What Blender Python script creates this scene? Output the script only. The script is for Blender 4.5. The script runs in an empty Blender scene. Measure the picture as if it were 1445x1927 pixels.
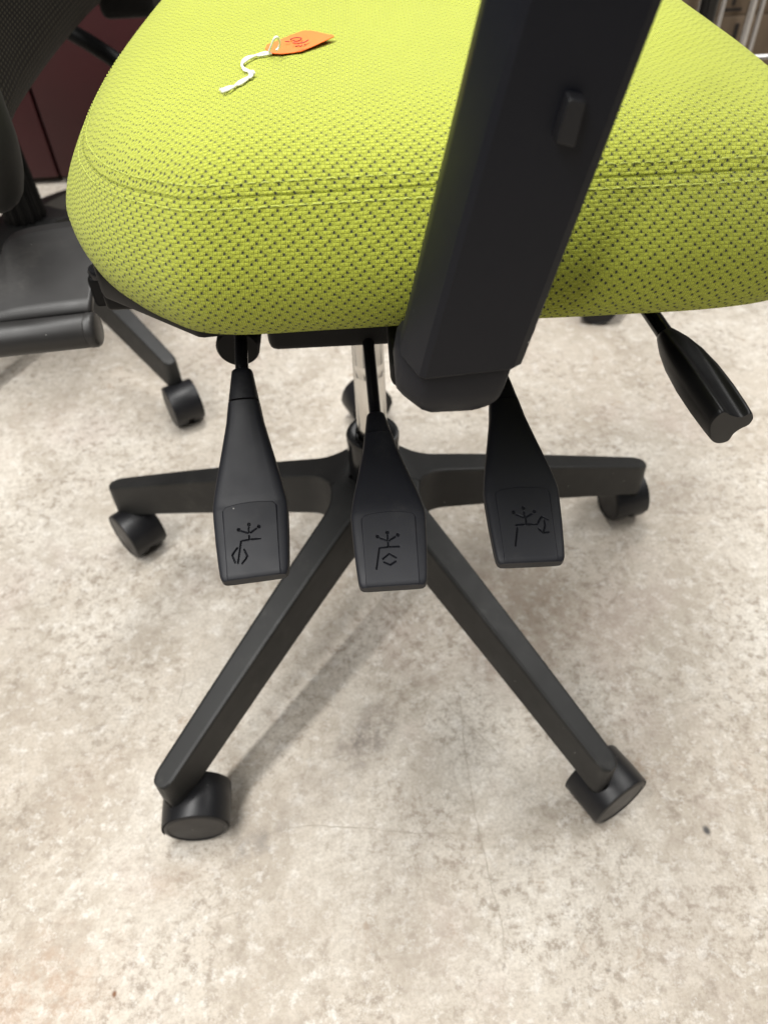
import bpy, bmesh, math, random
import numpy as np
from mathutils import Vector, Matrix
random.seed(7); rng = np.random.RandomState(7)
S = bpy.context.scene
COL = S.collection
PI = math.pi

# ------------------------------------------------------------------ camera
PW, PH = 1445.0, 1927.0
CAM = np.array([0.004056, -0.54706, 0.735433]); PITCH, YAW, ROLL, FPX = 0.828126, 0.005781, -0.047795, 1445.656
_cp, _sp = math.cos(PITCH), math.sin(PITCH)
FWD = np.array([math.sin(YAW)*_cp, math.cos(YAW)*_cp, -_sp])
_r = np.array([math.cos(YAW), -math.sin(YAW), 0.0]); _u = np.cross(_r, FWD)
RGT = math.cos(ROLL)*_r + math.sin(ROLL)*_u
UPV = -math.sin(ROLL)*_r + math.cos(ROLL)*_u
cd = bpy.data.cameras.new('camera'); cam = bpy.data.objects.new('camera', cd); COL.objects.link(cam)
M = Matrix.Identity(4)
for i in range(3):
    M[i][0] = RGT[i]; M[i][1] = UPV[i]; M[i][2] = -FWD[i]; M[i][3] = CAM[i]
cam.matrix_world = M
cd.sensor_fit = 'VERTICAL'; cd.sensor_height = 36.0; cd.lens = FPX*36.0/PH
cd.clip_start = 0.01; cd.clip_end = 100
cd.dof.use_dof = True; cd.dof.focus_distance = 0.43; cd.dof.aperture_fstop = 9.5
S.camera = cam

# ------------------------------------------------------------------ light: indoor strip lights on a ceiling, bounce from the room
w = bpy.data.worlds.new('World'); S.world = w; w.use_nodes = True
bg = w.node_tree.nodes['Background']; bg.inputs[0].default_value = (1.0, 0.985, 0.96, 1); bg.inputs[1].default_value = 0.085
def strip(loc, ang, length, width, power, col=(1, 0.985, 0.955)):
    l = bpy.data.lights.new('strip_or_bounce_light', 'AREA'); l.shape = 'RECTANGLE'; l.size = length; l.size_y = width
    l.energy = power; l.color = col
    o = bpy.data.objects.new('strip_or_bounce_light', l); COL.objects.link(o); o.location = loc; o.rotation_euler = (0, 0, ang)
    return o
TA = math.atan2(.83, .55)
strip((-.50, .04, 2.55), TA, 2.4, .08, 104)
strip((1.75, .55, 2.55), TA, 2.4, 1.0, 60)
strip((.6, 2.3, 2.55), TA, 2.4, .8, 27)
strip((-1.15, -2.1, 2.55), TA, 2.4, .5, 70)
strip((0, .3, 2.75), 0, 5.0, 5.0, 36)        # added area light standing in for bounce off the unseen ceiling
S.view_settings.view_transform = 'Standard'; S.view_settings.look = 'None'
S.view_settings.exposure = -0.13; S.view_settings.gamma = 1.0
S.render.engine = 'CYCLES'
S.cycles.max_bounces = 6; S.cycles.use_denoising = True

# ------------------------------------------------------------------ pixel helpers (a pixel is only a direction)
def ray(px): return FWD + (px[0]-PW/2)/FPX*RGT - (px[1]-PH/2)/FPX*UPV
def onz(px, z): d = ray(px); return CAM + (z-CAM[2])/d[2]*d
def ony(px, y): d = ray(px); return CAM + (y-CAM[1])/d[1]*d
def att(px, t): return CAM + t*ray(px)

# ------------------------------------------------------------------ materials
def mat(name):
    m = bpy.data.materials.new(name); m.use_nodes = True
    nt = m.node_tree
    return m, nt, nt.nodes['Principled BSDF']
class N:
    """small node helper"""
    def __init__(s, nt): s.nt = nt
    def new(s, t, **kw):
        n = s.nt.nodes.new(t)
        for k, v in kw.items(): setattr(n, k, v)
        return n
    def link(s, a, b): s.nt.links.new(a, b)
    def val(s, sock, x):
        if hasattr(x, 'is_output') or isinstance(x, bpy.types.NodeSocket): s.link(x, sock)
        else: sock.default_value = x
    def math(s, op, a, b=None, c=None, clamp=False):
        n = s.new('ShaderNodeMath', operation=op); n.use_clamp = clamp
        s.val(n.inputs[0], a)
        if b is not None: s.val(n.inputs[1], b)
        if c is not None: s.val(n.inputs[2], c)
        return n.outputs[0]
    def mix(s, f, a, b, blend='MIX'):
        n = s.new('ShaderNodeMix', data_type='RGBA', blend_type=blend)
        s.val(n.inputs[0], f)
        for i, x in ((6, a), (7, b)):
            if isinstance(x, tuple): n.inputs[i].default_value = (*x, 1) if len(x) == 3 else x
            else: s.link(x, n.inputs[i])
        return n.outputs[2]
    def noise(s, vec, scale, detail=4, rough=.55, dist=0, out=0):
        n = s.new('ShaderNodeTexNoise'); n.inputs['Scale'].default_value = scale; n.inputs['Detail'].default_value = detail
        n.inputs['Roughness'].default_value = rough; n.inputs['Distortion'].default_value = dist
        if vec is not None: s.link(vec, n.inputs['Vector'])
        return n.outputs[out]
    def ramp(s, f, stops, interp='LINEAR'):
        n = s.new('ShaderNodeValToRGB'); n.color_ramp.interpolation = interp
        e = n.color_ramp.elements
        while len(e) < len(stops): e.new(.5)
        for el, (p, c) in zip(e, stops):
            el.position = p; el.color = (c, c, c, 1) if not isinstance(c, tuple) else (*c, 1)
        s.link(f, n.inputs[0]); return n.outputs[0]
    def smooth(s, x, a, b, lo=0., hi=1.):
        n = s.new('ShaderNodeMapRange', interpolation_type='SMOOTHSTEP'); s.val(n.inputs[0], x)
        for i, v in zip((1, 2, 3, 4), (a, b, lo, hi)): n.inputs[i].default_value = v
        return n.outputs[0]
    def bump(s, h, strength, dist, normal=None):
        n = s.new('ShaderNodeBump'); n.inputs['Strength'].default_value = strength; n.inputs['Distance'].default_value = dist
        s.link(h, n.inputs['Height'])
        if normal is not None: s.link(normal, n.inputs['Normal'])
        return n.outputs[0]

def black_plastic(name, col=(.022, .022, .024), rough=.5, dust=.05, grain=.25, flecks=True, smear=(.10, .095, .085), spec=.36):
    m, nt, b = mat(name); n = N(nt)
    tc = n.new('ShaderNodeTexCoord').outputs['Object']
    big = n.smooth(n.noise(tc, 22, 4, .6), .5, .78)
    fine = n.smooth(n.noise(tc, 260, 3, .6), .45, .7)
    d = n.math('MULTIPLY', n.math('MULTIPLY', big, n.math('MULTIPLY_ADD', fine, .6, .4)), dust*6, clamp=True)
    c = n.mix(d, col, smear)
    if flecks:
        v = n.new('ShaderNodeTexVoronoi'); v.inputs['Scale'].default_value = 170; n.link(tc, v.inputs['Vector'])
        f = n.math('LESS_THAN', v.outputs['Distance'], .075)
        sep = n.new('ShaderNodeSeparateColor'); n.link(v.outputs['Color'], sep.inputs[0])
        f = n.math('MULTIPLY', f, n.math('GREATER_THAN', sep.outputs[0], .965))
        c = n.mix(f, c, (.42, .41, .39))
    n.link(c, b.inputs['Base Color'])
    r = n.math('MULTIPLY_ADD', n.noise(tc, 60, 3), .16, rough-.08)
    n.link(r, b.inputs['Roughness'])
    n.link(n.bump(n.noise(tc, 1500, 2, .6), grain, .0002), b.inputs['Normal'])
    b.inputs['Specular IOR Level'].default_value = spec
    return m
M_base = black_plastic('base_nylon', (.0135, .0135, .0132), .50, .06, .35)
M_post = black_plastic('post_plastic', (.0055, .0062, .0098), .46, .004, .12, spec=.24)
M_button = black_plastic('button_plastic', (.009, .009, .0105), .45, .01, .12, flecks=False)
M_lever = black_plastic('lever_plastic', (.0115, .012, .0155), .52, .035, .2, spec=.28)
M_dark = black_plastic('dark_plastic', (.003, .003, .0031), .5, .004, .15, flecks=False, spec=.13)
M_wheel = black_plastic('wheel_plastic', (.009, .009, .0105), .40, .03, .2)
M_gloss = black_plastic('gloss_black_steel', (.008, .008, .009), .16, .0, .0, flecks=False)
M_plate = black_plastic('worn_black_plate', (.024, .023, .0225), .42, .05, .2)
M_knob = black_plastic('moulded_handle', (.004, .004, .0045), .40, .002, .1, flecks=False, spec=.22)

def chrome(name, col, rough):
    m, nt, b = mat(name); n = N(nt)
    b.inputs['Base Color'].default_value = (*col, 1); b.inputs['Metallic'].default_value = 1
    tc = n.new('ShaderNodeTexCoord').outputs['Object']
    n.link(n.math('MULTIPLY_ADD', n.noise(tc, 80, 3), .12, rough-.06), b.inputs['Roughness'])
    return m
M_chrome = chrome('polished_steel', (.60, .585, .56), .20)
M_rackchrome = chrome('rack_chrome', (.55, .55, .56), .2)

def plain(name, col, rough=.6, nscale=40, namt=.25):
    m, nt, b = mat(name); n = N(nt)
    tc = n.new('ShaderNodeTexCoord').outputs['Object']
    f = n.noise(tc, nscale, 4)
    lo = tuple(c*(1-namt) for c in col); hi = tuple(min(1, c*(1+namt)) for c in col)
    n.link(n.mix(f, lo, hi), b.inputs['Base Color']); b.inputs['Roughness'].default_value = rough
    return m
M_red = plain('red_enamel', (.034, .0018, .004), .5, 12, .25)
M_redgap = plain('red_gap', (.012, .002, .003), .6)
M_bind = plain('black_binding', (.006, .006, .0055), .75, 300, .6)
M_orange = plain('orange_card', (.86, .135, .012), .7, 120, .06)
M_ink = plain('tag_ink', (.16, .020, .012), .6)
M_string = plain('cotton_string', (.80, .79, .76), .85, 900, .12)
M_stitch = plain('stitch_thread', (.40, .45, .085), .7, 500, .2)
M_box = plain('cardboard', (.16, .115, .075), .8, 30, .3)
M_boxdark = plain('cardboard_slot', (.02, .015, .012), .8)

# woven lime fabric: four-column stagger of open holes, a raised yarn on each crossing
def fabric():
    m, nt, b = mat('lime_mesh_fabric'); n = N(nt)
    uv = n.new('ShaderNodeUVMap').outputs[0]
    warp = n.new('ShaderNodeVectorMath', operation='MULTIPLY_ADD')
    nz = n.noise(uv, 45, 3, .5, 0, 1)
    n.link(nz, warp.inputs[0]); warp.inputs[1].default_value = (.0011, .0011, 0); n.link(uv, warp.inputs[2])
    warp2 = n.new('ShaderNodeVectorMath', operation='MULTIPLY_ADD')
    n.link(n.noise(uv, 11, 2, .5, 0, 1), warp2.inputs[0]); warp2.inputs[1].default_value = (.0040, .0040, 0); n.link(warp.outputs[0], warp2.inputs[2])
    sx = n.new('ShaderNodeSeparateXYZ'); n.link(warp2.outputs[0], sx.inputs[0])
    cx = n.math('MULTIPLY', sx.outputs[0], 1/.00201); cy = n.math('MULTIPLY', sx.outputs[1], 1/.00165)
    ix = n.math('FLOOR', cx); iy = n.math('FLOOR', cy); fx = n.math('FRACT', cx); fy = n.math('FRACT', cy)
    def hole_at(ixs):
        c4 = n.math('FLOORED_MODULO', ixs, 4.0) if False else n.math('SUBTRACT', ixs, n.math('MULTIPLY', n.math('FLOOR', n.math('DIVIDE', ixs, 4.0)), 4.0))
        r4 = n.math('SUBTRACT', iy, n.math('MULTIPLY', n.math('FLOOR', n.math('DIVIDE', iy, 4.0)), 4.0))
        perm = n.math('SUBTRACT', n.math('ADD', c4, n.math('COMPARE', c4, 2.0, .1)), n.math('COMPARE', c4, 3.0, .1))
        return n.math('COMPARE', perm, r4, .1)
    hole = hole_at(ix); flat = hole_at(n.math('SUBTRACT', ix, 1.0))
    ax = n.math('ABSOLUTE', n.math('SUBTRACT', fx, .5)); ay = n.math('ABSOLUTE', n.math('SUBTRACT', fy, .5))
    op = n.new('ShaderNodeAttribute', attribute_name='open').outputs['Fac']
    gx = n.math('ADD', ax, n.math('MULTIPLY', n.math('SUBTRACT', 1.0, op), .11)); gy = n.math('ADD', ay, n.math('MULTIPLY', n.math('SUBTRACT', 1.0, op), .16))
    hm = n.math('MULTIPLY', n.smooth(gx, .17, .30, 1, 0), n.smooth(gy, .30, .44, 1, 0))
    hm = n.math('MULTIPLY', hm, hole)
    fm = n.math('MULTIPLY', flat, n.math('MULTIPLY', n.smooth(ax, .28, .40, 1, 0), n.smooth(ay, .28, .40, 1, 0)))
    dome = n.math('MULTIPLY', n.smooth(ax, .28, .5, 1, .25), n.smooth(ay, .25, .5, 1, .0))
    # two plies in each column
    ply = n.math('ABSOLUTE', n.math('SUBTRACT', n.math('FRACT', n.math('MULTIPLY', cx, 2.0)), .5))
    h = n.math('ADD', n.math('MULTIPLY', dome, .6), n.smooth(ply, .2, .5, .25, 0))
    h = n.math('SUBTRACT', h, n.math('MULTIPLY', fm, .5))
    h = n.math('SUBTRACT', h, n.math('MULTIPLY', hm, 1.6))
    tint = n.noise(uv, 9, 3); tint2 = n.noise(uv, 1400, 2)
    c = n.mix(tint, (.388, .432, .037), (.448, .494, .052))
    c = n.mix(n.math('MULTIPLY', tint2, .35), c, (.315, .350, .024))
    c = n.mix(n.math('MULTIPLY', fm, .35), c, (.24, .27, .026))
    c = n.mix(n.math('MULTIPLY', hm, n.math('MULTIPLY_ADD', op, .5, .5)), c, (.020, .024, .014))
    n.link(c, b.inputs['Base Color']); b.inputs['Roughness'].default_value = .78
    b.inputs['Specular IOR Level'].default_value = .25
    b.inputs['Sheen Weight'].default_value = .12
    n.link(n.bump(h, 1.0, .0009), b.inputs['Normal'])
    return m
M_fab = fabric()

def dark_mesh():
    m, nt, b = mat('black_mesh_fabric'); n = N(nt)
    uv = n.new('ShaderNodeUVMap').outputs[0]
    sx = n.new('ShaderNodeSeparateXYZ'); n.link(uv, sx.inputs[0])
    cx = n.math('MULTIPLY', sx.outputs[0], 1/.0095); cy = n.math('MULTIPLY', sx.outputs[1], 1/.0034)
    cx = n.math('ADD', cx, n.math('MULTIPLY', n.math('MODULO', n.math('FLOOR', cy), 2.0), .5))
    ax = n.math('ABSOLUTE', n.math('SUBTRACT', n.math('FRACT', cx), .5)); ay = n.math('ABSOLUTE', n.math('SUBTRACT', n.math('FRACT', cy), .5))
    k = n.math('MULTIPLY', n.smooth(ax, .1, .35, 1, 0), n.smooth(ay, .12, .38, 1, 0))
    c = n.mix(k, (.0012, .0012, .0011), (.045, .040, .028))
    n.link(c, b.inputs['Base Color']); b.inputs['Roughness'].default_value = .7; b.inputs['Specular IOR Level'].default_value = .12
    n.link(n.bump(k, .6, .001), b.inputs['Normal'])
    return m
M_mesh = dark_mesh()

def concrete():
    m, nt, b = mat('worn_concrete'); n = N(nt)
    tc = n.new('ShaderNodeTexCoord').outputs['Object']
    c = n.mix(n.smooth(n.noise(tc, 3.2, 5, .6, .6), .35, .68), (.50, .445, .375), (.61, .57, .505))
    blot = n.smooth(n.noise(tc, 9, 9, .76, .6), .46, .60)
    c = n.mix(n.math('MULTIPLY', blot, .55), c, (.345, .295, .235))
    pink = n.smooth(n.noise(tc, 5.3, 5, .65), .52, .68)
    c = n.mix(n.math('MULTIPLY', pink, .40), c, (.47, .385, .345))
    sp = n.smooth(n.noise(tc, 85, 9, .82), .475, .60)
    region = n.smooth(n.noise(tc, 7, 6, .70), .40, .58)
    c = n.mix(n.math('MULTIPLY', n.math('MULTIPLY', sp, n.math('MULTIPLY_ADD', region, .72, .28)), .92), c, (.265, .22, .175))
    lt = n.smooth(n.noise(tc, 60, 8, .80), .51, .62)
    c = n.mix(n.math('MULTIPLY', lt, .65), c, (.70, .67, .62))
    grain = n.smooth(n.noise(tc, 300, 5, .8), .44, .60)
    c = n.mix(n.math('MULTIPLY', grain, .42), c, (.32, .28, .235))
    rust = n.smooth(n.noise(tc, 16, 7, .78, .3), .60, .68)
    c = n.mix(n.math('MULTIPLY', rust, .5), c, (.30, .215, .15))
    pits = n.smooth(n.noise(tc, 130, 4, .65), .27, .34, 1, 0)
    c = n.mix(n.math('MULTIPLY', pits, .6), c, (.17, .145, .12))
    # grey scuffed stains, one between the front arms, plus painted arm and caster shadow
    def blob(x, y, rx, ry, ang, lo=.25, hi=1.15):
        mp = n.new('ShaderNodeMapping', vector_type='TEXTURE'); n.link(tc, mp.inputs[0])
        mp.inputs['Location'].default_value = (x, y, 0); mp.inputs['Rotation'].default_value = (0, 0, ang); mp.inputs['Scale'].default_value = (rx, ry, 1)
        wv = n.new('ShaderNodeVectorMath', operation='MULTIPLY_ADD'); n.link(n.noise(tc, 26, 5, .7, 0, 1), wv.inputs[0]); wv.inputs[1].default_value = (1.3, 1.3, 0)
        n.link(mp.outputs[0], wv.inputs[2])
        sb = n.new('ShaderNodeVectorMath', operation='SUBTRACT'); n.link(wv.outputs[0], sb.inputs[0]); sb.inputs[1].default_value = (.65, .65, 0)
        ln = n.new('ShaderNodeVectorMath', operation='LENGTH'); n.link(sb.outputs[0], ln.inputs[0])
        return n.smooth(ln.outputs['Value'], lo, hi, 1, 0)
    fre = n.math('MULTIPLY_ADD', n.smooth(n.noise(tc, 55, 8, .8), .40, .62), .85, .15)
    for (px, rx, ry, a, k, colr) in STAINS_AND_SHADE:
        P = onz(px, 0)
        f = n.math('MULTIPLY', blob(P[0], P[1], rx*1.15, ry*1.15, a), min(.95, k*1.7))
        if rx > .006: f = n.math('MULTIPLY', f, fre)
        c = n.mix(f, c, colr)
    n.link(c, b.inputs['Base Color'])
    n.link(n.math('MULTIPLY_ADD', n.noise(tc, 30, 4), .25, .48), b.inputs['Roughness'])
    b.inputs['Specular IOR Level'].default_value = .3
    h = n.math('ADD', n.noise(tc, 60, 6, .7), n.math('MULTIPLY', sp, -.3))
    n.link(n.bump(h, .25, .0012), b.inputs['Normal'])
    return m
STAINS_AND_SHADE = [((690, 1385), .050, .026, .9, .55, (.19, .165, .145)),
          ((770, 1310), .06, .035, .6, .32, (.29, .25, .20)),
          ((570, 1500), .11, .030, .5, .30, (.29, .25, .21)),
          ((560, 1190), .09, .05, .9, .30, (.30, .26, .21)),  # brownish floor tone with the front left arm's shadow painted in
          ((1000, 1130), .12, .06, -.6, .42, (.31, .245, .19)),
          ((960, 1250), .07, .05, -.6, .30, (.33, .25, .20)),
          ((480, 1590), .035, .012, .5, .40, (.22, .20, .18)),
          ((780, 1680), .06, .10, .2, .30, (.29, .245, .20)),
          ((560, 1740), .05, .03, .4, .25, (.32, .265, .21)),
          ((1070, 1420), .03, .05, .2, .25, (.27, .24, .21)),  # faint shadow beside the front right caster, painted into the floor colour
          ((150, 1480), .06, .03, .9, .25, (.34, .27, .21)),
          ((60, 1880), .07, .05, .3, .35, (.33, .215, .14)),
          ((330, 1660), .04, .02, .2, .22, (.36, .27, .20)),
          ((1300, 1700), .09, .05, .4, .22, (.33, .28, .23)),
          ((1280, 930), .08, .04, .2, .30, (.29, .25, .21)),
          ((300, 900), .10, .05, .4, .22, (.31, .265, .21)),
          ((1330, 1563), .0035, .005, .3, .9, (.05, .048, .05)),
          ((216, 1870), .0022, .003, .0, .9, (.16, .07, .03))]
M_floor = concrete()
M_crack = plain('crack_dirt', (.40, .355, .295), .9, 200, .4)

# ------------------------------------------------------------------ mesh helpers
def link(name, me, m=None, parent=None):
    o = bpy.data.objects.new(name, me); COL.objects.link(o)
    if m is not None and not me.materials: me.materials.append(m)
    if parent is not None: o.parent = parent
    return o
def mk(name, V, F, m, parent=None, smooth=True, sharp=35):
    me = bpy.data.meshes.new(name); me.from_pydata([tuple(map(float, v)) for v in V], [], [tuple(f) for f in F]); me.update()
    bm = bmesh.new(); bm.from_mesh(me); bmesh.ops.recalc_face_normals(bm, faces=bm.faces); bm.to_mesh(me); bm.free()
    if smooth:
        for p in me.polygons: p.use_smooth = True
        me.set_sharp_from_angle(angle=math.radians(sharp))
    return link(name, me, m, parent)
def empty(name, loc=(0, 0, 0), parent=None):
    o = bpy.data.objects.new(name, None); COL.objects.link(o); o.location = loc; o.empty_display_size = .05
    if parent is not None: o.parent = parent
    return o
def tag(o, label, cat, group=None):
    o['label'] = label; o['category'] = cat
    if group: o['group'] = group
    return o
def loft(name, rings, m, parent=None, caps=True, sharp=35, closed=True):
    V = []; F = []; k = len(rings[0])
    for r in rings: V += [tuple(p) for p in r]
    for i in range(len(rings)-1):
        for j in range(k if closed else k-1):
            a, b = i*k+j, i*k+(j+1) % k
            F.append((a, b, b+k, a+k))
    if caps: F += [tuple(range(k))[::-1], tuple(range((len(rings)-1)*k, len(rings)*k))]
    return mk(name, V, F, m, parent, sharp=sharp)
def tube_rings(pts, rad, seg=12):
    pts = [np.array(p, float) for p in pts]; rings = []
    rad = rad if hasattr(rad, '__len__') else [rad]*len(pts)
    prev = None
    for i, p in enumerate(pts):
        t = pts[min(i+1, len(pts)-1)]-pts[max(i-1, 0)]; t /= np.linalg.norm(t)+1e-12
        if prev is None:
            a = np.array([0, 0, 1.]) if abs(t[2]) < .9 else np.array([1., 0, 0])
            x = np.cross(a, t)
        else: x = prev-t*(prev@t)
        x /= np.linalg.norm(x); prev = x; y = np.cross(t, x)
        rings.append([p+rad[i]*(math.cos(q)*x+math.sin(q)*y) for q in np.linspace(0, 2*PI, seg, endpoint=False)])
    return rings
def tube(name, pts, rad, m, parent=None, seg=12): return loft(name, tube_rings(pts, rad, seg), m, parent)
def crom(pts, n, closed=False):
    pts = np.array(pts, float); out = []; L = len(pts); segs = L if closed else L-1
    for i in range(segs):
        g = (lambda k: pts[k % L]) if closed else (lambda k: pts[min(max(k, 0), L-1)])
        p0, p1, p2, p3 = g(i-1), g(i), g(i+1), g(i+2)
        for t in np.linspace(0, 1, n, endpoint=False):
            out.append(.5*((2*p1)+(-p0+p2)*t+(2*p0-5*p1+4*p2-p3)*t*t+(-p0+3*p1-3*p2+p3)*t**3))
    if not closed: out.append(pts[-1])
    return np.array(out)
def lathe(name, prof, m, parent=None, seg=40, c=(0, 0), sharp=35):
    return loft(name, [[(c[0]+r*math.cos(a), c[1]+r*math.sin(a), z) for a in np.linspace(0, 2*PI, seg, endpoint=False)] for r, z in prof], m, parent, sharp=sharp)
def rbox(name, lo, hi, m, parent=None, bev=.003, seg=3, xf=None):
    bm = bmesh.new(); bmesh.ops.create_cube(bm, size=1)
    lo, hi = np.array(lo), np.array(hi)
    for v in bm.verts: v.co = Vector(lo+(np.array(v.co)+.5)*(hi-lo))
    if bev: bmesh.ops.bevel(bm, geom=list(bm.edges), offset=bev, segments=seg, profile=.5, affect='EDGES')
    if xf is not None:
        for v in bm.verts: v.co = Vector(xf(np.array(v.co)))
    me = bpy.data.meshes.new(name); bm.to_mesh(me); bm.free()
    for p in me.polygons: p.use_smooth = True
    me.set_sharp_from_angle(angle=math.radians(35))
    return link(name, me, m, parent)
def prism(name, poly, z0, z1, m, parent=None, bev=.003):
    bm = bmesh.new()
    a = [bm.verts.new((x, y, z0)) for x, y in poly]; bm.faces.new(a)
    r = bmesh.ops.extrude_face_region(bm, geom=list(bm.faces))
    for v in r['geom']:
        if isinstance(v, bmesh.types.BMVert): v.co.z = z1
    bmesh.ops.recalc_face_normals(bm, faces=bm.faces)
    if bev: bmesh.ops.bevel(bm, geom=list(bm.edges), offset=bev, segments=2, profile=.5, affect='EDGES')
    me = bpy.data.meshes.new(name); bm.to_mesh(me); bm.free()
    for p in me.polygons: p.use_smooth = True
    me.set_sharp_from_angle(angle=math.radians(40))
    return link(name, me, m, parent)

# ------------------------------------------------------------------ floor
fl = mk('floor', [(-4, -3, 0), (4, -3, 0), (4, 4, 0), (-4, 4, 0)], [(0, 1, 2, 3)], M_floor, smooth=False); fl['kind'] = 'structure'
def crack(pxs, wid):
    P = [onz(q, 0)[:2] for q in pxs]; P = crom(P, 14)
    j = np.cumsum(rng.randn(len(P), 2)*.0005, 0); j -= np.linspace(0, 1, len(P))[:, None]*j[-1]; P = P+j
    V = []; F = []
    for i, q in enumerate(P):
        t = P[min(i+1, len(P)-1)]-P[max(i-1, 0)]; t /= np.linalg.norm(t)+1e-9; nn = np.array([-t[1], t[0]])
        h = wid*(.35+.9*rng.rand())*min(1, i/5+.1, (len(P)-1-i)/5+.1)
        V += [(*(q+nn*h), .0006), (*(q-nn*h), .0006)]
        if i: F.append((2*i-2, 2*i-1, 2*i+1, 2*i))
    o = mk('crack', V, F, M_crack, fl, smooth=False)
crack([(470, 1580), (560, 1552), (680, 1556), (790, 1566), (905, 1570)], .0004)
crack([(858, 1290), (872, 1420), (885, 1520), (905, 1600), (935, 1720), (950, 1800)], .00032)
crack([(1155, 1640), (1110, 1740), (1060, 1840)], .0003)
crack([(760, 1250), (830, 1310), (960, 1440)], .0003)
crack([(265, 1250), (345, 1255), (335, 1330)], .0003)
crack([(405, 1730), (470, 1712)], .0003)

# ------------------------------------------------------------------ chair base
R_TIP = .333
def ztop(r): return .2010-(.2010-.0965)*(max(r-.03, 0)/(R_TIP-.03))**1.08
def arm_mesh():
    T36 = math.tan(math.radians(36)); r0 = .047
    x0, h0 = r0*math.cos(math.radians(36)), r0*math.sin(math.radians(36))
    def hw(x):
        if x <= x0: return x*T36
        e = .0146-.0042*(x-.06)/(R_TIP-.06)
        k = max(0, 1-(x-x0)/.032)
        return e+(h0-e)*k**2.4
    xs = [.022, .027, .032] + list(np.linspace(x0, x0+.034, 12)) + list(np.linspace(.09, R_TIP-.016, 16))
    tipc = R_TIP-.0135; hr = hw(tipc)
    st = [(x, hw(x)) for x in xs if x < tipc]
    for a in np.linspace(0, PI/2, 8)[:-1]: st.append((tipc+.0135*math.sin(a), hr*(1-.52*(1-math.cos(a))) if False else hr*max(math.cos(a), .22)**.55))
    rings = []
    for x, h in st:
        zt = ztop(x); tf = (x-.03)/(R_TIP-.03)
        hgt = .056-.012*tf; b = min(.0026, h*.35)
        if x < x0: b = .0003
        dr = .0006 if x > x0 else 0
        sl = .0012
        pr = [(-h, zt-hgt), (-h-sl*0, zt-hgt*.5), (-h+dr, zt-b-.0022), (-h+dr, zt-b), (-h+b*.30+dr, zt-b*.30), (-h+b+dr, zt), (-h+b*1.5+dr, zt), (0, zt+.0001), (h-b*1.5-dr, zt), (h-b-dr, zt), (h-b*.30-dr, zt-b*.30), (h-dr, zt-b), (h-dr, zt-b-.0022), (h, zt-hgt*.5), (h, zt-hgt)]
        rings.append([(x, y, z) for y, z in pr])
    V = []; F = []; k = len(rings[0])
    for r in rings: V += r
    for i in range(len(rings)-1):
        for j in range(k-1): F.append((i*k+j, i*k+j+1, (i+1)*k+j+1, (i+1)*k+j))
        F.append((i*k+k-1, i*k, (i+1)*k, (i+1)*k+k-1))
    F.append(tuple(range((len(rings)-1)*k, len(rings)*k)))
    me = bpy.data.meshes.new('base_arm'); me.from_pydata(V, [], F); me.update()
    bm = bmesh.new(); bm.from_mesh(me); bmesh.ops.recalc_face_normals(bm, faces=bm.faces); bm.to_mesh(me); bm.free()
    for p in me.polygons: p.use_smooth = True
    me.set_sharp_from_angle(angle=math.radians(38)); me.materials.append(M_base)
    return me
ARM = arm_mesh()

# caster: origin at the pivot on the floor, trail along +x, axle along y
WR = .0297
def cyl_y(prof, seg=40, cx=.0145, cz=WR):
    return [[(cx+r*math.cos(a), y, cz+r*math.sin(a)) for a in np.linspace(0, 2*PI, seg, endpoint=False)] for r, y in prof]
def _grab(o):
    me = o.data; bpy.data.objects.remove(o); return me
W_ME = {}
for s in (-1, 1):
    W_ME[s] = _grab(loft('wheel', cyl_y([(.004, s*.003), (WR-.002, s*.003), (WR, s*.005), (WR, s*.0185), (WR-.0008, s*.0202), (WR-.0025, s*.0212), (WR-.0042, s*.0214), (WR-.0050, s*.0206), (.010, s*.0214), (.002, s*.0216)]), M_wheel, sharp=30))
# hood: a shell over the upper inner part of the wheels
def hood_mesh():
    rr = WR+.0004; rings = []; A = np.radians(np.linspace(-16, 190, 26))
    for a in A:
        c, s_ = math.cos(a), math.sin(a)
        k = min(1, (a-A[0])/.25, (A[-1]-a)/.25); k = .25+.75*max(k, 0)
        ring = []
        for y, q in ((-.0202, 0.), (-.0206, .4), (-.0192, .9), (0, 1.3), (.0192, .9), (.0206, .4), (.0202, 0.)):
            r = rr+.0011*q*k; ring.append((.0145+r*c, y, WR+r*s_))
        for y in (.018, 0, -.018):
            ring.append((.0145+(rr-.0002)*c, y, WR+(rr-.0002)*s_))
        rings.append(ring)
    return _grab(loft('hood', rings, M_wheel, sharp=40))
HOOD = hood_mesh()
STEM = _grab(lathe('stem', [(.009, .040), (.0095, .046), (.0095, .060), (.008, .064)], M_dark, seg=20))
def make_caster(parent, loc, ang):
    c = empty('caster', loc, parent); c.rotation_euler = (0, 0, ang)
    for s in (-1, 1): link('wheel', W_ME[s], None, c)
    link('hood', HOOD, None, c); link('stem', STEM, None, c)
    return c

def make_base(root, phi, casters, hub=(0, 0)):
    for k in range(5):
        a = phi+math.radians(90+72*k)
        o = link('base_arm', ARM, None, root); o.rotation_euler = (0, 0, a); o.location = (hub[0], hub[1], 0)
        rp = R_TIP-.0085
        make_caster(root, (hub[0]+rp*math.cos(a), hub[1]+rp*math.sin(a), 0), casters[k])

chair = tag(empty('office_chair'), 'black five star office chair with lime green woven seat and black control levers', 'office chair')
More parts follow.
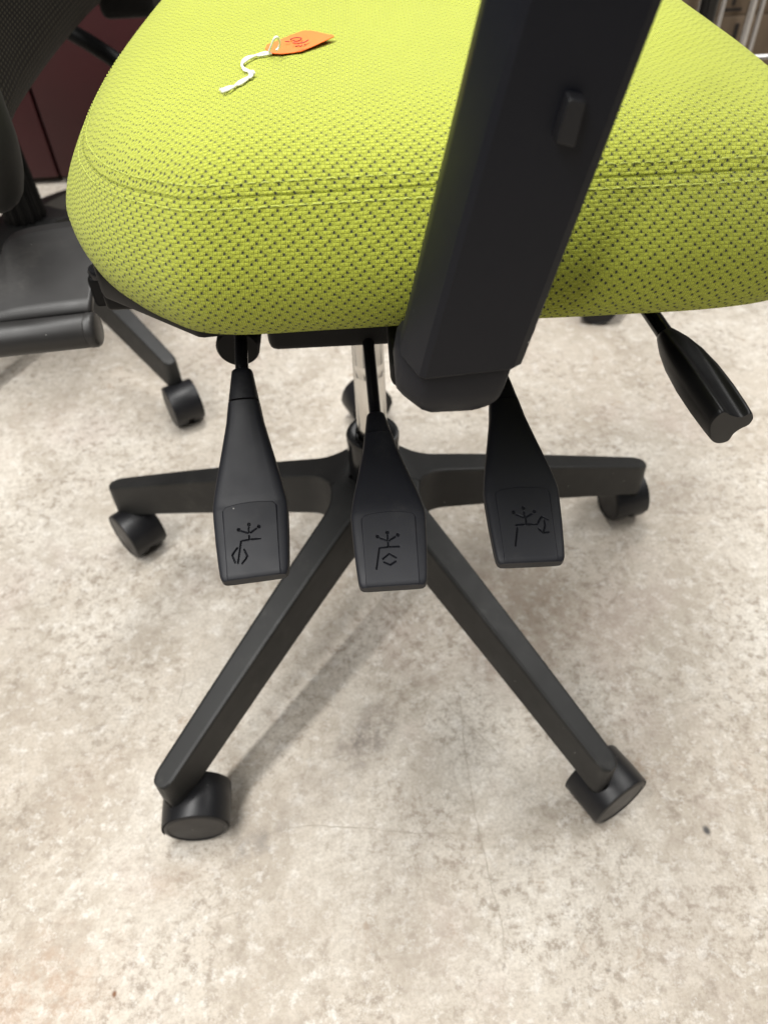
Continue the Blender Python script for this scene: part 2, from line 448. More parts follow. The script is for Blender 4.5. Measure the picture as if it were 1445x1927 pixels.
# order: back, left, front left, front right, right
make_base(chair, -.0157, [math.radians(a) for a in (205, -48, 4, 30, 102)])
hubr = lathe('hub', [(.0262, .150), (.0262, .1995), (.0270, .2011), (.0284, .2012), (.0290, .1990), (.0290, .150)], M_base, chair, 48)
lathe('gas_lift_tube', [(.0245, .150), (.0248, .240), (.0252, .246), (.0252, .2505), (.0242, .2525), (.0185, .2528), (.0160, .2520), (.0150, .247), (.0142, .247)], M_gloss, chair, 48)
pist = lathe('gas_lift_piston', [(.0140, .2475), (.0140, .322), (.01385, .3224), (.01385, .3232), (.0140, .3236), (.0140, .335), (.01385, .3354), (.0140, .3362), (.0140, .47)], M_chrome, chair, 48)

# ------------------------------------------------------------------ seat
half = [(.05, -.2425), (-.02, -.243), (-.072, -.2415), (-.099, -.2265), (-.123, -.203), (-.144, -.170), (-.1635, -.122), (-.175, -.06), (-.179, 0)]
right = [(.236, 0), (.2395, -.06), (.2415, -.12), (.2375, -.18), (.223, -.221), (.19, -.2385), (.12, -.2425)]
ctrl = [(x, -y) for x, y in right[::-1][:-1]][::1]
# closed loop starting at the far middle, going left, near, right
loop = [(x, -y) for x, y in half[:-1]] + half[::-1] + [(x, y) for x, y in right[::-1]] + [(x, -y) for x, y in right[1:]]
OUT = crom(loop, 24, closed=True)
seg = np.linalg.norm(np.roll(OUT, -1, 0)-OUT, axis=1); cum = np.concatenate([[0], np.cumsum(seg)])
NS = 420
tt = np.linspace(0, cum[-1], NS, endpoint=False)
closedO = np.vstack([OUT, OUT[:1]])
OUT = np.stack([np.interp(tt, cum, closedO[:, i]) for i in range(2)], 1)
ds = cum[-1]/NS; near_i = int(np.argmin(np.abs(OUT[:, 0])+10*(OUT[:, 1] > 0)))
SARC = (np.arange(NS+1)-near_i)*ds
CEN = np.array([.045, 0.])
RAD = OUT-CEN; RL = np.linalg.norm(RAD, axis=1, keepdims=True); RU = RAD/RL
def zmod(x, z):
    k = np.clip((z-.525)/.075, 0, 1.1)
    d = .037*np.clip((-.045-x)/.13, 0, 1.2)**2+.010*np.clip((x-.16)/.07, 0, 1.3)**2
    return z-k*d
prof = [(.060, .5190), (.026, .5192), (.015, .5212), (.0075, .5262), (.0028, .5335), (.0008, .5425), (.0006, .5515), (.0032, .561), (.0078, .571), (.0132, .5798), (.0174, .5857), (.0188, .5871), (.0194, .5862),  # groove
        (.0198, .5879), (.0222, .5907), (.0275, .5955), (.036, .6003), (.048, .6038), (.064, .6056), (.085, .6060), (.11, .6045)]
SEAM = 12
inner = [.50, .36, .22, .10]
rings = []; arc = [0.]
for i, (d, z) in enumerate(prof):
    P = CEN+RU*(RL-d); rings.append(np.column_stack([P, zmod(P[:, 0], np.full(NS, z))]))
    if i: arc.append(arc[-1]+math.hypot(d-prof[i-1][0], z-prof[i-1][1]))
last = rings[-1]
for k in inner:
    f = k/.60
    P = CEN+(last[:, :2]-CEN)*min(f, .86)
    P = CEN+(last[:, :2]-CEN)*{.50: .82, .36: .6, .22: .36, .10: .15}[k]
    zz = .6045-.004*(1-{.50: .82, .36: .6, .22: .36, .10: .15}[k])
    rings.append(np.column_stack([P, zmod(P[:, 0], np.full(NS, zz))]))
V = [tuple(p) for r in rings for p in r]; F = []; UVS = []
ex = [arc[i]-arc[SEAM]-(prof[i][0]-prof[SEAM][0]) for i in range(len(prof))]; exT = ex[-1]
def uv_top(i, j):
    j %= NS; P = rings[i][j, :2]
    e = (exT-ex[i]) if i < len(prof) else 0
    return P-RU[j]*e*0.0 + RU[j]*(exT-(ex[i] if i < len(prof) else exT))*(-1)*(-1)
def uv_band(i, j): return (SARC[j], arc[i]-arc[SEAM]+.1)
for i in range(len(rings)-1):
    for j in range(NS):
        a, b = i*NS+j, i*NS+(j+1) % NS
        F.append((a, b, b+NS, a+NS))
        f = uv_band if i < SEAM else uv_top
        UVS.append((f(i, j), f(i, j+1), f(i+1, j+1), f(i+1, j)))
ci = len(V); V.append((CEN[0], CEN[1], .6003))
Lr = (len(rings)-1)*NS
for j in range(NS):
    F.append((Lr+j, Lr+(j+1) % NS, ci)); UVS.append((uv_top(len(rings)-1, j), uv_top(len(rings)-1, j+1), tuple(CEN)))
me = bpy.data.meshes.new('seat_cushion'); me.from_pydata(V, [], F); me.update()
ul = me.uv_layers.new(name='UVMap')
for p, uvs in zip(me.polygons, UVS):
    p.use_smooth = True
    for li, q in zip(p.loop_indices, uvs): ul.data[li].uv = (float(q[0]), float(q[1]))
oa = me.attributes.new('open', 'FLOAT', 'POINT'); nr = len(rings)
opv = np.interp(np.arange(nr), [0, SEAM+2, SEAM+4, SEAM+7, nr], [1., 1., .66, .13, .06]); oa.data.foreach_set('value', np.concatenate([np.repeat(opv, NS), [.06]]).astype(np.float32))
for e in me.edges:
    a_, b_ = e.vertices
    if a_//NS == b_//NS and a_//NS in (SEAM-1, SEAM, SEAM+1): e.use_edge_sharp = True
cushion = link('seat_cushion', me, M_fab, chair)
# stitches each side of the seam
def ring_at(d, z, lift):
    P = CEN+RU*(RL-d); return np.column_stack([P+RU*lift*.6, zmod(P[:, 0], np.full(NS, z))+lift*.7])
def stitches(d, z):
    R = ring_at(d, z, .0003); VV = []; FF = []
    L = NS*ds; s = 0
    def at(s): 
        f = (s/ds) % NS; i = int(f); t = f-i
        return R[i]*(1-t)+R[(i+1) % NS]*t
    while s < L-.005:
        ln = .0040+.0008*rng.rand()
        pts = [at(s+ln*q)+np.array([0, 0, (.0003*math.sin(PI*q)-.00035)])+rng.randn(3)*.00008 for q in (0, .25, .5, .75, 1)]
        rr = tube_rings(pts, [.00012, .00025, .00027, .00025, .00012], 5); b = len(VV)
        for r in rr: VV += [tuple(p) for p in r]
        for i in range(4):
            for j in range(5): FF.append((b+i*5+j, b+i*5+(j+1) % 5, b+(i+1)*5+(j+1) % 5, b+(i+1)*5+j))
        s += ln+.0016
    return VV, FF
V1, F1 = stitches(.0160, .5838); V2, F2 = stitches(.0228, .5915)
o = mk('stitching', V1+V2, F1+[tuple(i+len(V1) for i in f) for f in F2], M_stitch, cushion); o['kind'] = 'stuff'

# seat pan and mechanism below the cushion
pan = [(-.086, -.203), (-.146, -.158), (-.160, -.12), (-.160, .12), (-.146, .158), (-.086, .203), (.15, .18), (.19, .13), (.19, -.13), (.15, -.18)]
prism('seat_pan', pan, .5015, .5188, M_dark, chair, .003)
rbox('tilt_mechanism', (-.066, -.112, .4265), (.115, .098, .500), M_dark, chair, .006)
rbox('mechanism_flange', (-.150, -.150, .488), (.10, .150, .5005), M_dark, chair, .003)

# ------------------------------------------------------------------ levers
def affine(TL, TR, BR, BL):
    TL, TR, BR, BL = map(np.array, (TL, TR, BR, BL))
    U = ((TR-TL)+(BR-BL))/2.; Vv = ((BL-TL)+(BR-TR))/2.; c = (TL+TR+BR+BL)/4.
    Mi = np.linalg.inv(np.column_stack([U, Vv]))
    return lambda q: Mi@(np.array(q, float)-c)+.5
ICON = {
 1: (affine((235, 250), (1115, 185), (1220, 1300), (300, 1380)), [(510, 640), (678, 570), (840, 605)],
     [[(545, 660), (665, 700)], [(675, 612), (672, 690)], [(705, 695), (800, 635)], [(680, 740), (685, 797), (550, 815), (500, 1140)], [(705, 795), (865, 790)], [(490, 910), (405, 1015), (455, 1130)], [(600, 940), (655, 1045), (570, 1150)]]),
 2: (affine((310, 195), (1110, 165), (1200, 1210), (340, 1230)), [(548, 540), (697, 490), (855, 525)],
     [[(590, 565), (695, 605)], [(700, 530), (698, 600)], [(725, 605), (815, 553)], [(705, 630), (706, 690)], [(705, 697), (575, 705), (525, 1000)], [(730, 695), (875, 693)], [(625, 860), (722, 790), (822, 848)], [(638, 905), (733, 948), (822, 898)]]),
 3: (affine((290, 300), (1080, 200), (1220, 1230), (400, 1330)), [(562, 625), (707, 555), (865, 590)],
     [[(600, 655), (705, 690)], [(712, 610), (725, 685)], [(735, 685), (825, 627)], [(738, 705), (740, 770)], [(590, 803), (715, 783)], [(745, 780), (900, 768)], [(612, 840), (578, 1090)], [(915, 740), (965, 650), (1060, 680)], [(1005, 700), (1015, 770), (995, 860)], [(920, 825), (985, 880), (1070, 858)]]),
}
def sd_seg(P, a, b):
    a, b = np.array(a), np.array(b); ab = b-a
    t = np.clip(((P-a)@ab)/(ab@ab), 0, 1); return np.linalg.norm(P-a-t[:, None]*ab, axis=1)
def make_lever(idx, tip, mid, top, t_tip, t_mid, t_top, rod_end):
    T, Mi, Tp = att(tip, t_tip), att(mid, t_mid), att(top, t_top)
    root = empty('control_lever', tuple(Tp), chair); Tp0 = Tp
    X = np.array([1., 0, 0])
    # stations: (centre, width, thickness)
    A1 = Mi-Tp; A2 = T-Mi; l2 = np.linalg.norm(A2)
    def frame(a):
        a = a/np.linalg.norm(a); x = X-a*(a@X); x /= np.linalg.norm(x); nn = np.cross(x, a)
        if nn[2] < 0: nn = -nn
        return a, x, nn
    def ring(c, a, wd, th, e=4.5, nseg=40, rec=0.):
        a, x, nn = frame(a); out = []; n_ = 2/e; hw, ht = wd/2, th/2
        def top(f): return ht*(1-abs(f)**e)**(1/e)
        qa = math.acos(.80**(e/2))
        for q in list(np.linspace(qa-2*PI+PI*1., qa, 2)[:0])+list(np.linspace(PI-qa, 2*PI+qa, nseg)):
            cq, sq = math.cos(q), math.sin(q)
            out.append((hw*math.copysign(abs(cq)**n_, cq), ht*math.copysign(abs(sq)**n_, sq)))
        for f in (.76, .73, .68, .3, 0, -.3, -.68, -.73, -.76):
            out.append((hw*f, top(f)-(rec if abs(f) < .7 else 0)))
        return [c+x*p+nn*q-Tp0 for p, q in out]
    # sleeve (separate moulding) then paddle
    sl = [(0, .0105, .0105, 2.2), (.012, .0125, .0125, 2.4), (.05, .0135, .0132, 2.6), (.15, .0160, .0145, 2.8), (.235, .0182, .0152, 3.0)]
    rs = [ring(Tp+A1*s, A1, wd, th, e) for s, wd, th, e in sl]
    loft('lever_sleeve', rs, M_lever, root, sharp=50)
    pd = [(.245, .0174, .0146, 3.0), (.25, .0188, .0155, 3.0), (.40, .0225, .0150, 3.2), (.60, .0300, .0135, 3.6), (.80, .0378, .0120, 4.2), (.93, .0422, .0112, 4.6)]
    rp = [ring(Tp+A1*s, A1, wd, th, e) for s, wd, th, e in pd]
    Am = A1/np.linalg.norm(A1)+A2/l2
    rp.append(ring(Mi, Am, .0440, .0110, 5))
    for s, wd, th in ((.06, .0442, .0108), (.10, .0441, .0107), (.16, .0440, .0106), (.5, .0424, .0102), (.8, .0402, .0098), (.93, .0388, .0094), (.975, .0372, .0086), (.995, .0350, .0070)):
        rp.append(ring(Mi+A2*s, A2, wd, th, 6, rec=.002 if .15 < s < .9 else 0.))
    loft('paddle', rp, M_lever, root, sharp=32)
    # raised label plate with an engraved pictogram, true relief
    a, x, nn = frame(A2)
    aff, circ, lines = ICON[idx]
    circ = [aff(c) for c in circ]; lines = [[aff(q) for q in l] for l in lines]
    PWd, PLn = .0325, l2*.93
    nu, nv = 118, 150
    U, Vv = np.meshgrid(np.linspace(0, 1, nu), np.linspace(0, 1, nv))
    P = np.column_stack([(U.ravel()-.5)*PWd, Vv.ravel()*PLn])
    sc = np.array([PWd, PLn])
    def loc(q): return np.array([(q[0]-.5)*PWd, q[1]*PLn])
    d = np.full(len(P), 1.)
    for l in lines:
        for p0, p1 in zip(l[:-1], l[1:]): d = np.minimum(d, sd_seg(P, loc(p0), loc(p1)))
    for c in circ:
        d = np.minimum(d, np.abs(np.linalg.norm(P-loc(c), axis=1)-.00062)+.00005)
    dep = np.clip((.00044-d)/.00022, 0, 1)
    # rounded upper corners, taper with the paddle
    hgt = np.full(len(P), .00032)-.0014*dep
    wv = 1-.05*Vv.ravel()
    bow = .0022*(1-(2*U.ravel()-1)**2)
    rc = .0035; yy = P[:, 1]; xx = np.abs(P[:, 0])
    cxm = np.clip(xx-(PWd/2-rc), 0, None); cym = np.clip(rc-yy, 0, None)
    over = np.hypot(cxm, cym)-rc
    inside = np.maximum(np.maximum(xx-PWd/2, -yy), np.where((cxm > 0) & (cym > 0), over, -1))
    edge = np.clip(-inside/.0007, 0, 1)
    hgt = np.where(inside > -.0007, -.0006+(hgt+.0006)*edge, hgt)
    s_along = yy+l2*.055
    base_th = np.interp(s_along/l2, [0, .5, 1], [.0109, .0102, .0092])/2
    droop = np.where(s_along/l2 > .93, -((s_along/l2-.93)/.07)**2*.0012, 0)
    Q = (Mi-Tp0)+np.outer(P[:, 0]*wv, x)+np.outer(s_along-bow*(1-Vv.ravel())**2, a)+np.outer(base_th+hgt+droop, nn)
    FF = [(j*nu+i, j*nu+i+1, (j+1)*nu+i+1, (j+1)*nu+i) for j in range(nv-1) for i in range(nu-1)]
    mk('label_plate', Q, FF, M_lever, root, sharp=60)
    # steel rod back to the mechanism
    pts = [Tp+A1*.02, Tp-A1*.10, .5*(Tp-A1*.10)+.5*np.array(rod_end), np.array(rod_end)]
    tube('lever_rod', [q-Tp0 for q in crom(pts, 6)], .0041, M_gloss, root, 16)
    return root
make_lever(1, (481, 1092), (472, 950), (456, 697), .435, .458, .470, (-.080, -.10, .474))
make_lever(2, (740, 1108), (730, 968), (707, 785), .435, .458, .512, (.000, -.085, .452))
make_lever(3, (998, 1064), (978, 922), (938, 712), .435, .458, .490, (.085, -.10, .468))
# round steel boss that carries the first rod
pb = att((450, 640), .50)
loft('rod_bracket', [[(pb[0]+.0140*k*math.cos(a), y, pb[2]+.0140*k*math.sin(a)) for a in np.linspace(0, 2*PI, 36, endpoint=False)] for k, y in ((.9, pb[1]-.010), (1, pb[1]-.008), (1, pb[1]+.06), (.95, pb[1]+.062))], M_dark, chair)

# chunky moulded handle at the front of the seat
def handle():
    E0 = np.array([(1336, 797), (1347, 783), (1361, 774), (1376, 781), (1395, 784), (1413, 777), (1419, 786), (1410, 799), (1394, 807), (1380, 817), (1368, 832), (1347, 836), (1337, 828), (1334, 812)], float)
    Ec = crom(E0, 4, closed=True); cen = np.array([1374., 803.])
    root_px = np.array([1251., 629.])
    c3 = att(cen, .425); r3 = att(root_px, .470)
    ax = c3-r3; axn = ax/np.linalg.norm(ax)
    poly = []
    for q in Ec:                      # end face square to the handle's own axis
        d = ray(q); t = ((c3-CAM)@axn)/(d@axn); poly.append(CAM+t*d-c3)
    L = len(poly)
    e1 = poly[0]/np.linalg.norm(poly[0]); e1 -= axn*(e1@axn); e1 /= np.linalg.norm(e1); e2 = np.cross(axn, e1)
    rr = np.mean([np.linalg.norm(p) for p in poly])
    circ = []
    for p in poly:
        q = math.atan2(p@e2, p@e1); circ.append(rr*(math.cos(q)*e1+math.sin(q)*e2))
    rings = []
    for s, k, mph in ((0, .36, 0), (.012, .45, 0), (.05, .54, .1), (.15, .74, .25), (.30, .94, .5), (.5, 1.06, .75), (.7, 1.08, .92), (.88, 1.04, 1), (.97, 1.0, 1), (.988, .98, 1), (1.0, .94, 1)):
        rings.append([r3+ax*s+k*(c*(1-mph)+p*mph) for c, p in zip(circ, poly)])
    root = empty('height_lever', tuple(r3), chair)
    loft('handle', [[p-r3 for p in r] for r in rings], M_knob, root, sharp=38)
    e = att((1200, 555), .50)
    tube('lever_rod', [ax*.03, .5*(e-r3), e-r3, e-r3+np.array([-.03, .05, .01])], .0051, M_gloss, root, 16)
handle()

# ------------------------------------------------------------------ armrest post
SL = .222
def post():
    root = empty('armrest_post', (.045, -.27, .50), chair)
    o3 = np.array([.045, -.27, .50])
    base = [(.0032, -.2555), (.0022, -.266), (.0026, -.2692), (.0098, -.2838), (.0125, -.2852), (.049, -.2852), (.0522, -.2838), (.0537, -.2805), (.0537, -.2590), (.051, -.2555)]
    def ring(z, sx=1., ins=0., curve=0):
        r = []
        for x, y in base:
            xx = .0268+(x-.0268)*sx
            zz = z-curve*(1-((x-.022)/.03)**2)
            r.append(np.array([.0180+SL*(zz-.554)+xx, min(y+ins, -.2555) if y < -.26 else y, zz])-o3)
        return r
    rings = [ring(.5345, .93, .0022, .004), ring(.5352, .97, .0008, .004), ring(.5365, 1, 0, .004), ring(.55), ring(.60), ring(.70), ring(.80)]
    loft('upright', rings, M_post, root, sharp=22)
    # lower shroud: rounded cup that the upright drops into
    def shr(z, w0, w1, f, bk=-.240):
        pts = [(w0, bk), (w0, f+.016), (w0+.002, f+.012), (w0+.0095, f+.0016), (w0+.0125, f), (w1-.005, f), (w1-.0015, f+.0014), (w1, f+.005), (w1, bk)]
        return [np.array([x+SL*(z-.535)*.9, y, z])-o3 for x, y in pts]
    rr = []
    for k in np.linspace(0, PI/2, 9):
        i_ = 1-math.sin(k)
        rr.append(shr(.5040+.0160*(1-math.cos(k)), .0172+.0120*i_, .0648-.0150*i_, -.2818+.0110*i_, -.243-.008*i_))
    rr += [shr(.5300, .0168, .0650, -.2818, -.243), shr(.536, .0180, .0650, -.2805, -.246), shr(.540, .0195, .0650, -.2790, -.254)]
    loft('lower_shroud', rr, M_post, root, sharp=30)
    # button
    bz = [ony(q, -.287) for q in ((1066, 176), (1100, 182), (1077, 272), (1041, 262))]
    bz = [np.array([b[0], 0, b[2]]) for b in bz]; cen = sum(bz)/4
    def br(k, y): 
        out = []
        for i in range(4):
            a, b, c = bz[i-1], bz[i], bz[(i+1) % 4]
            for t in (.12, .03): out.append(b+(a-b)*t if t == .12 else b+(a-b)*.03+(c-b)*.03)
            out.append(b+(c-b)*.12)
        return [np.array([cen[0]+(p[0]-cen[0])*k, y, cen[2]+(p[2]-cen[2])*k])-o3 for p in out]
    loft('release_button', [br(1.04, -.2845), br(1.0, -.2895), br(.97, -.2902), br(.90, -.2906)], M_button, root, sharp=30)
    rbox('arm_bracket', (.012-o3[0], -.250-o3[1], .4985-o3[2]), (.066-o3[0], -.06-o3[1], .5150-o3[2]), M_dark, root, .005)
    rbox('arm_pad', (-.02-o3[0]+.05, -.315-o3[1], .80-o3[2]), (.20-o3[0], -.225-o3[1], .828-o3[2]), M_dark, root, .012, 4)
post()

# ------------------------------------------------------------------ price tag on the seat
def seatz(x, y):
    d = np.linalg.norm(OUT-CEN, axis=1)
    ang = np.arctan2(OUT[:, 1]-CEN[1], OUT[:, 0]-CEN[0]); a = math.atan2(y-CEN[1], x-CEN[0])
    j = int(np.argmin(np.abs(np.angle(np.exp(1j*(ang-a)))))); ins = d[j]-math.hypot(x-CEN[0], y-CEN[1])
    if ins >= .11: z = .6045-.004*max(0, 1-math.hypot(x-CEN[0], y-CEN[1])/(d[j]-.11))
    else: z = np.interp(ins, [q[0] for q in prof[SEAM:]], [q[1] for q in prof[SEAM:]])
    return float(zmod(np.array([x]), np.array([z]))[0])
def onseat(px, lift=0):
    z = .60
    for _ in range(30):
        P = onz(px, z); z = .5*z+.5*(seatz(P[0], P[1])+lift)
    return onz(px, z)
def build_tag():
    q = [(499, 91), (503, 83.5), (528, 74), (549, 65), (570, 57.5), (586, 57.2), (607, 62), (628.5, 66.5), (628.5, 68.5), (592, 85.5), (567, 96), (548, 99), (530, 101), (511, 99.8)]
    cen = onseat((560, 80)); 
    root = tag(empty('price_tag', tuple(cen)), 'orange paper price tag with white string lying on the green seat', 'price tag')
    z0 = np.mean([onseat(p)[2] for p in q])
    lifts = [.0022, .0030, .0030, .0026, .0030, .0034, .0034, .0030, .0030, .0020, .0014, .0012, .0014, .0016]
    topv = []
    for p, l in zip(q, lifts): topv.append(onz(p, onseat(p)[2]+l)-cen)
    k = len(q); bot = [v-np.array([0, 0, .00035]) for v in topv]
    c0 = np.mean(topv, 0)
    F = [tuple(range(k)), tuple(range(2*k-1, k-1, -1))]+[(i, (i+1) % k, k+(i+1) % k, k+i) for i in range(k)]
    mk('tag_card', topv+bot, F, M_orange, root, smooth=False)
    def up(p, l=.0035): return onz(p, onseat(p)[2]+l)-cen
    def z3(p): return (480+p[0]/8.03, 40+p[1]/8.03)
    strokes = [[(455, 305), (520, 308)], [(535, 272), (600, 250), (680, 250), (702, 264), (660, 296), (605, 302), (575, 286)], [(570, 325), (620, 330), (700, 330), (750, 315), (805, 283)], [(615, 382), (660, 370), (690, 378), (712, 356)], [(740, 352), (766, 350)], [(540, 265), (548, 280)]]
    VV = []; FF = []
    for s in strokes:
        pts = [up(z3(p), .0037) for p in s]
        pts = crom(pts, 5) if len(pts) > 2 else pts
        r = tube_rings(pts, .00028, 5); b = len(VV)
        for x in r: VV += [tuple(v) for v in x]
        for i in range(len(r)-1):
            for j in range(5): FF.append((b+i*5+j, b+i*5+(j+1) % 5, b+(i+1)*5+(j+1) % 5, b+(i+1)*5+j))
    mk('handwriting', VV, FF, M_ink, root)
    # string: loop through the hole, two strands to a knot, frayed tail
    lp = [up((506, 99.5), .0015), up((511, 86), .006), up((517, 72), .010), up((523, 71), .010), up((527, 81), .007), up((525, 90), .0045), up((520, 95), .0035)]
    st = tube('string', crom(lp, 8), .00062, M_string, root, 8)
    for off in (0, 1):
        b = [(511, 100.5), (500, 101), (486, 104), (470, 108), (459, 115), (455.5, 122), (459, 130), (468, 134), (474, 138.5), (471, 144), (466, 147.5), (452, 156), (441, 162), (428, 167), (416, 172)]
        pts = []
        for i, (x, y) in enumerate(b):
            sw = 2.2*math.sin(i*1.3+off*PI)
            pts.append(up((x+sw*.4+off*1.5*(i > 11), y+sw), .0011+.0004*off))
        tube('string', crom(pts, 6), .00058, M_string, st, 8)
    kn = up((474, 139), .0016)
    tube('string', [kn+np.array(v) for v in ((-.0016, 0, 0), (-.0008, .0004, .0003), (.0008, 0, .0003), (.0016, -.0003, 0))], [.0006, .0014, .0014, .0006], M_string, st, 8)
    for i in range(7):
        e = (412+rng.rand()*8, 166+rng.rand()*10)
        tube('string', [up((432, 165.5), .0011), up(((432+e[0])/2, (165.5+e[1])/2), .0012), up(e, .0010)], [.0004, .00025, .00015], M_string, st, 5)
build_tag()

# ------------------------------------------------------------------ black chair behind the green one
HB = (-.505, .582)
nb = tag(empty('office_chair', (HB[0], HB[1], 0)), 'black office chair with mesh back and worn side plate beside the red cabinet', 'office chair')
def sub(P): return np.array(P)-np.array([HB[0], HB[1], 0])
make_base(nb, math.radians(-46.2-306), [math.radians(a) for a in (20, 120, 70, -62, 200)])
lathe('hub', [(.0262, .150), (.0262, .1995), (.0270, .2011), (.0284, .2012), (.0290, .1990), (.0290, .150)], M_base, nb, 32)
rings_ = []
for z, r in ((.15, .024), (.20, .027), (.202, .029), (.325, .025), (.33, .022), (.42, .014)):
    rings_.append([((r+.0022*math.cos(14*a))*math.cos(a), (r+.0022*math.cos(14*a))*math.sin(a), z) for a in np.linspace(0, 2*PI, 112, endpoint=False)])
loft('column_cover', rings_, M_dark, nb)
# seat, seen only from outside the frame
rbox('seat', (-.25, -.20, .42), (.10, .24, .50), M_mesh, nb, .03, 4)
# mesh-covered back: a curved slab standing at its side
def mesh_back():
    line = [(-.308, .085), (-.311, .10), (-.314, .12), (-.322, .18), (-.330, .25), (-.334, .35), (-.334, .45), (-.330, .57), (-.325, .62)]
    C = crom(line, 6); L = len(C); nz = 24
    th = .055; V = []; UV = []; F = []; s = 0
    for i, c in enumerate(C):
        t = C[min(i+1, L-1)]-C[max(i-1, 0)]; t /= np.linalg.norm(t); nn = np.array([t[1], -t[0]])
        if i: s += np.linalg.norm(c-C[i-1])
        z0 = .480+.012*max(0, 1-i/9.)**2
        for k in range(nz+1):
            # profile: face from bottom roll to top
            f = k/nz; z = z0+.30*f
            roll = max(0, 1-(z-z0)/.03)
            off = -.018*roll**2
            P = c+nn*off
            V.append((P[0], P[1], z)); UV.append((s, z))
    for i in range(L-1):
        for k in range(nz): F.append((i*(nz+1)+k, (i+1)*(nz+1)+k, (i+1)*(nz+1)+k+1, i*(nz+1)+k+1))
    n1 = len(V)
    me = bpy.data.meshes.new('backrest'); me.from_pydata([tuple(sub(v)) for v in V], [], F); me.update()
    ul = me.uv_layers.new(name='UVMap')
    for p in me.polygons:
        p.use_smooth = True
        for li in p.loop_indices: ul.data[li].uv = UV[me.loops[li].vertex_index]
    o = link('backrest', me, M_mesh, nb)
    md = o.modifiers.new('thickness', 'SOLIDIFY'); md.thickness = th; md.offset = 0
    # border binding along the near end
    bpts = [(-.258, .022, .76), (-.260, .024, .56), (-.263, .028, .515), (-.278, .045, .483), (-.300, .075, .478), (-.330, .14, .490)]
    tube('edge_binding', [sub(q) for q in crom(bpts, 8)], .021, M_bind, nb, 20)
mesh_back()
# worn side plate with a rolled lower edge
def side_plate():
    tl, tr, bl, br = att((-60, 520), .60), att((150, 417), .64), att((-60, 625), .60), att((178, 590), .60)
    top = [att(q, t) for q, t in (((-90, 560), .62), ((0, 490), .63), ((16, 458), .635), ((36, 441), .64), ((90, 428), .645), ((200, 414), .65))]
    bot = [att(q, .60) for q in ((-90, 622), (0, 608), (30, 604), (70, 599), (120, 593), (172, 587))]
    T = crom(top, 6); B = crom(bot, 6); V = []; F = []; n = 9
    for i in range(len(T)):
        for k in range(n+1):
            f = k/n; P = T[i]*(1-f)+B[i]*f; P = P+np.array([0, .010, .012])*math.sin(PI*f)*.35
            V.append(sub(P))
    for i in range(len(T)-1):
        for k in range(n): F.append((i*(n+1)+k, i*(n+1)+k+1, (i+1)*(n+1)+k+1, (i+1)*(n+1)+k))
    o = mk('side_plate', V, F, M_plate, nb); md = o.modifiers.new('thickness', 'SOLIDIFY'); md.thickness = .006; md.offset = -1 if False else 0
    a, b = att((-110, 652), .605), att((180, 620), .605)
    ax = (b-a)/np.linalg.norm(b-a)
    r = .0135
    pts = [a, b-ax*.006, b-ax*.005, b-ax*.0045, b, b+ax*.002, b+ax*.003]
    tube('edge_roll', [sub(q) for q in pts], [r, r, r*.96, r*1.02, r*1.02, r*.94, r*.8], M_plate, nb, 32)
    # bolted hinge between plate and seat pan
    h = att((182, 545), .58)
    rbox('hinge_block', sub(h+np.array([-.004, -.004, -.014])), sub(h+np.array([.03, .05, .012])), M_dark, nb, .004)
    lathe('hinge_bolt', [(.001, h[2]+.0165), (.008, h[2]+.0162), (.009, h[2]+.014), (.009, h[2]+.010)], M_gloss, nb, 20, c=tuple(sub(h)[:2]+np.array([.006, .004])))
side_plate()
# bracket of the back, high behind the green seat
p0, p1 = att((180, -30), 1.02), att((330, 20), 1.02)
rbox('back_bracket', sub((p0[0], p0[1]-.02, p1[2]-.012)), sub((p1[0]-.03, p0[1]+.06, p0[2]+.08)), M_dark, nb, .012)
tube('bracket_arm', [sub(att(q, 1.0)) for q in ((120, 52), (165, 78), (205, 104), (250, 136))], .0105, M_dark, nb, 14)

# ------------------------------------------------------------------ a second black chair mostly hidden by the green seat
C2 = onz((1145, 613), 0); th2 = math.radians(60)
H2 = (C2[0]+.32*math.cos(th2)-.0, C2[1]+.025+.32*math.sin(th2))
nc = tag(empty('office_chair', (H2[0], H2[1], 0)), 'black office chair of which one caster shows under the green seat', 'office chair')
make_base(nc, th2+PI-PI/2, [math.radians(a) for a in (170, 20, 200, 80, 300)])
lathe('hub', [(.0262, .150), (.0262, .1995), (.0270, .2011), (.0284, .2012), (.0290, .1990), (.0290, .150)], M_base, nc, 32)
lathe('gas_lift_tube', [(.025, .15), (.025, .25), (.014, .252), (.014, .45)], M_gloss, nc, 32)
rbox('seat', (-.2, -.2, .45), (.2, .2, .52), M_dark, nc, .03, 4)

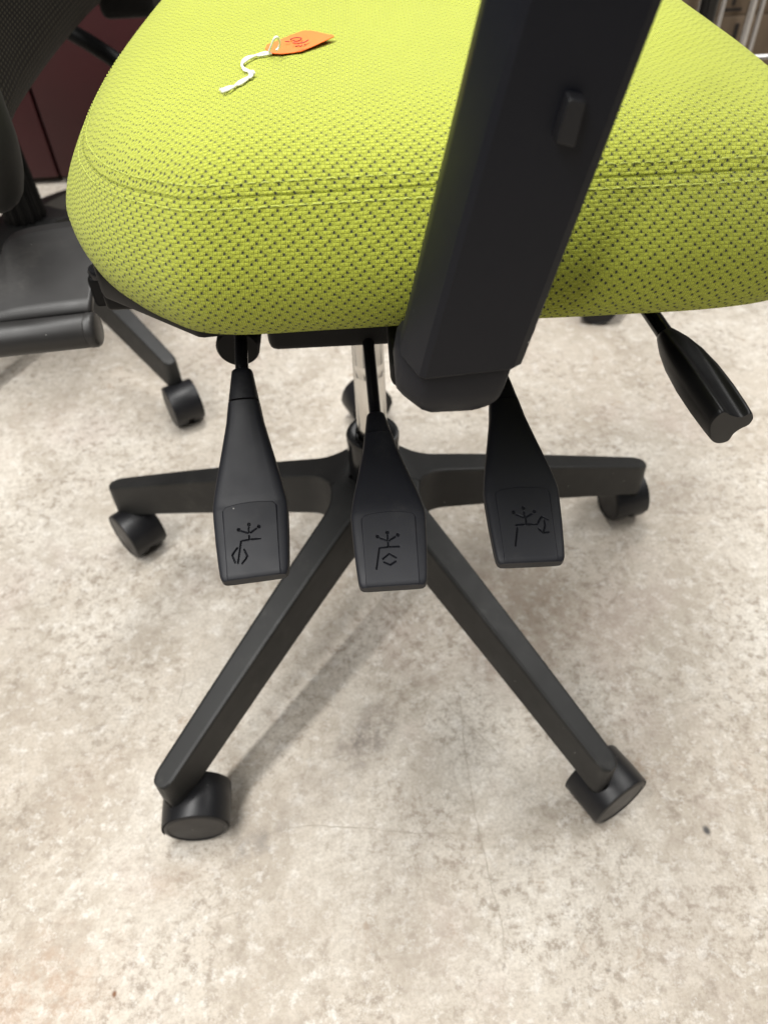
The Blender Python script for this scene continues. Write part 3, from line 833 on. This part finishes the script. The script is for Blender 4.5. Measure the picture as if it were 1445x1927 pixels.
# ------------------------------------------------------------------ red cabinet far left
def cabinet():
    y0 = 1.155
    root = tag(empty('cabinet', (-.75, y0, 0)), 'dark red metal cabinet standing on the concrete behind the chairs', 'cabinet')
    o3 = np.array([-.75, y0, 0])
    xs = [-1.30, -.658, -.10]
    rbox('carcass', np.array([-1.31, y0+.022, .012])-o3, np.array([-.09, y0+.45, .95])-o3, M_redgap, root, .004)
    for a, b in zip(xs[:-1], xs[1:]):
        rbox('door', np.array([a+.003, y0, .015])-o3, np.array([b-.003, y0+.0215, .94])-o3, M_red, root, .004)
    for x in (-1.25, -.16): rbox('foot', np.array([x, y0+.05, 0])-o3, np.array([x+.05, y0+.10, .0118])-o3, M_dark, root, .001)
cabinet()
# ------------------------------------------------------------------ chrome rack with cardboard boxes, far right
def rack():
    y0 = 1.30
    root = tag(empty('wire_rack', (.9, y0, 0)), 'chrome wire rack with upright rods behind the green seat', 'rack')
    o3 = np.array([.9, y0, 0])
    for px, r in (((1319, 0), .0045), ((1333, 0), .0075), ((1362, 0), .0055), ((1418, 0), .0085), ((1436, 0), .0055)):
        P = ony(px, y0)
        tube('rod', [np.array([P[0], y0, 0])-o3, np.array([P[0], y0, 1.0])-o3], r, M_rackchrome, root, 14)
    for x in (.68, 1.05, 1.12): tube('rod', [np.array([x, y0, 0])-o3, np.array([x, y0, 1.0])-o3], .006, M_rackchrome, root, 14)
    for z in (.135, .55):
        tube('rail', [np.array([.66, y0+.012, z])-o3, np.array([1.14, y0+.012, z])-o3], .005, M_rackchrome, root, 10)
rack()
def carton(x0, x1, z0, z1, label, slot):
    root = tag(empty('carton', ((x0+x1)/2, 1.36, z0)), label, 'box')
    o3 = np.array([(x0+x1)/2, 1.36, z0])
    rbox('box_wall', np.array([x0, 1.36, z0])-o3, np.array([x1, 1.60, z1])-o3, M_box, root, .004)
    for s in slot: rbox('hand_slot', np.array([s[0], 1.3585, s[1]])-o3, np.array([s[2], 1.3605, s[3]])-o3, M_boxdark, root, 0)
carton(.55, 1.25, 0, .205, 'lower brown cardboard box behind the chrome rack rods', [(.84, .16, .85, .19)])
carton(.56, 1.22, .2055, .42, 'upper brown cardboard box stacked behind the chrome rack rods', [(.82, .225, .828, .25), (.80, .214, .845, .220)])
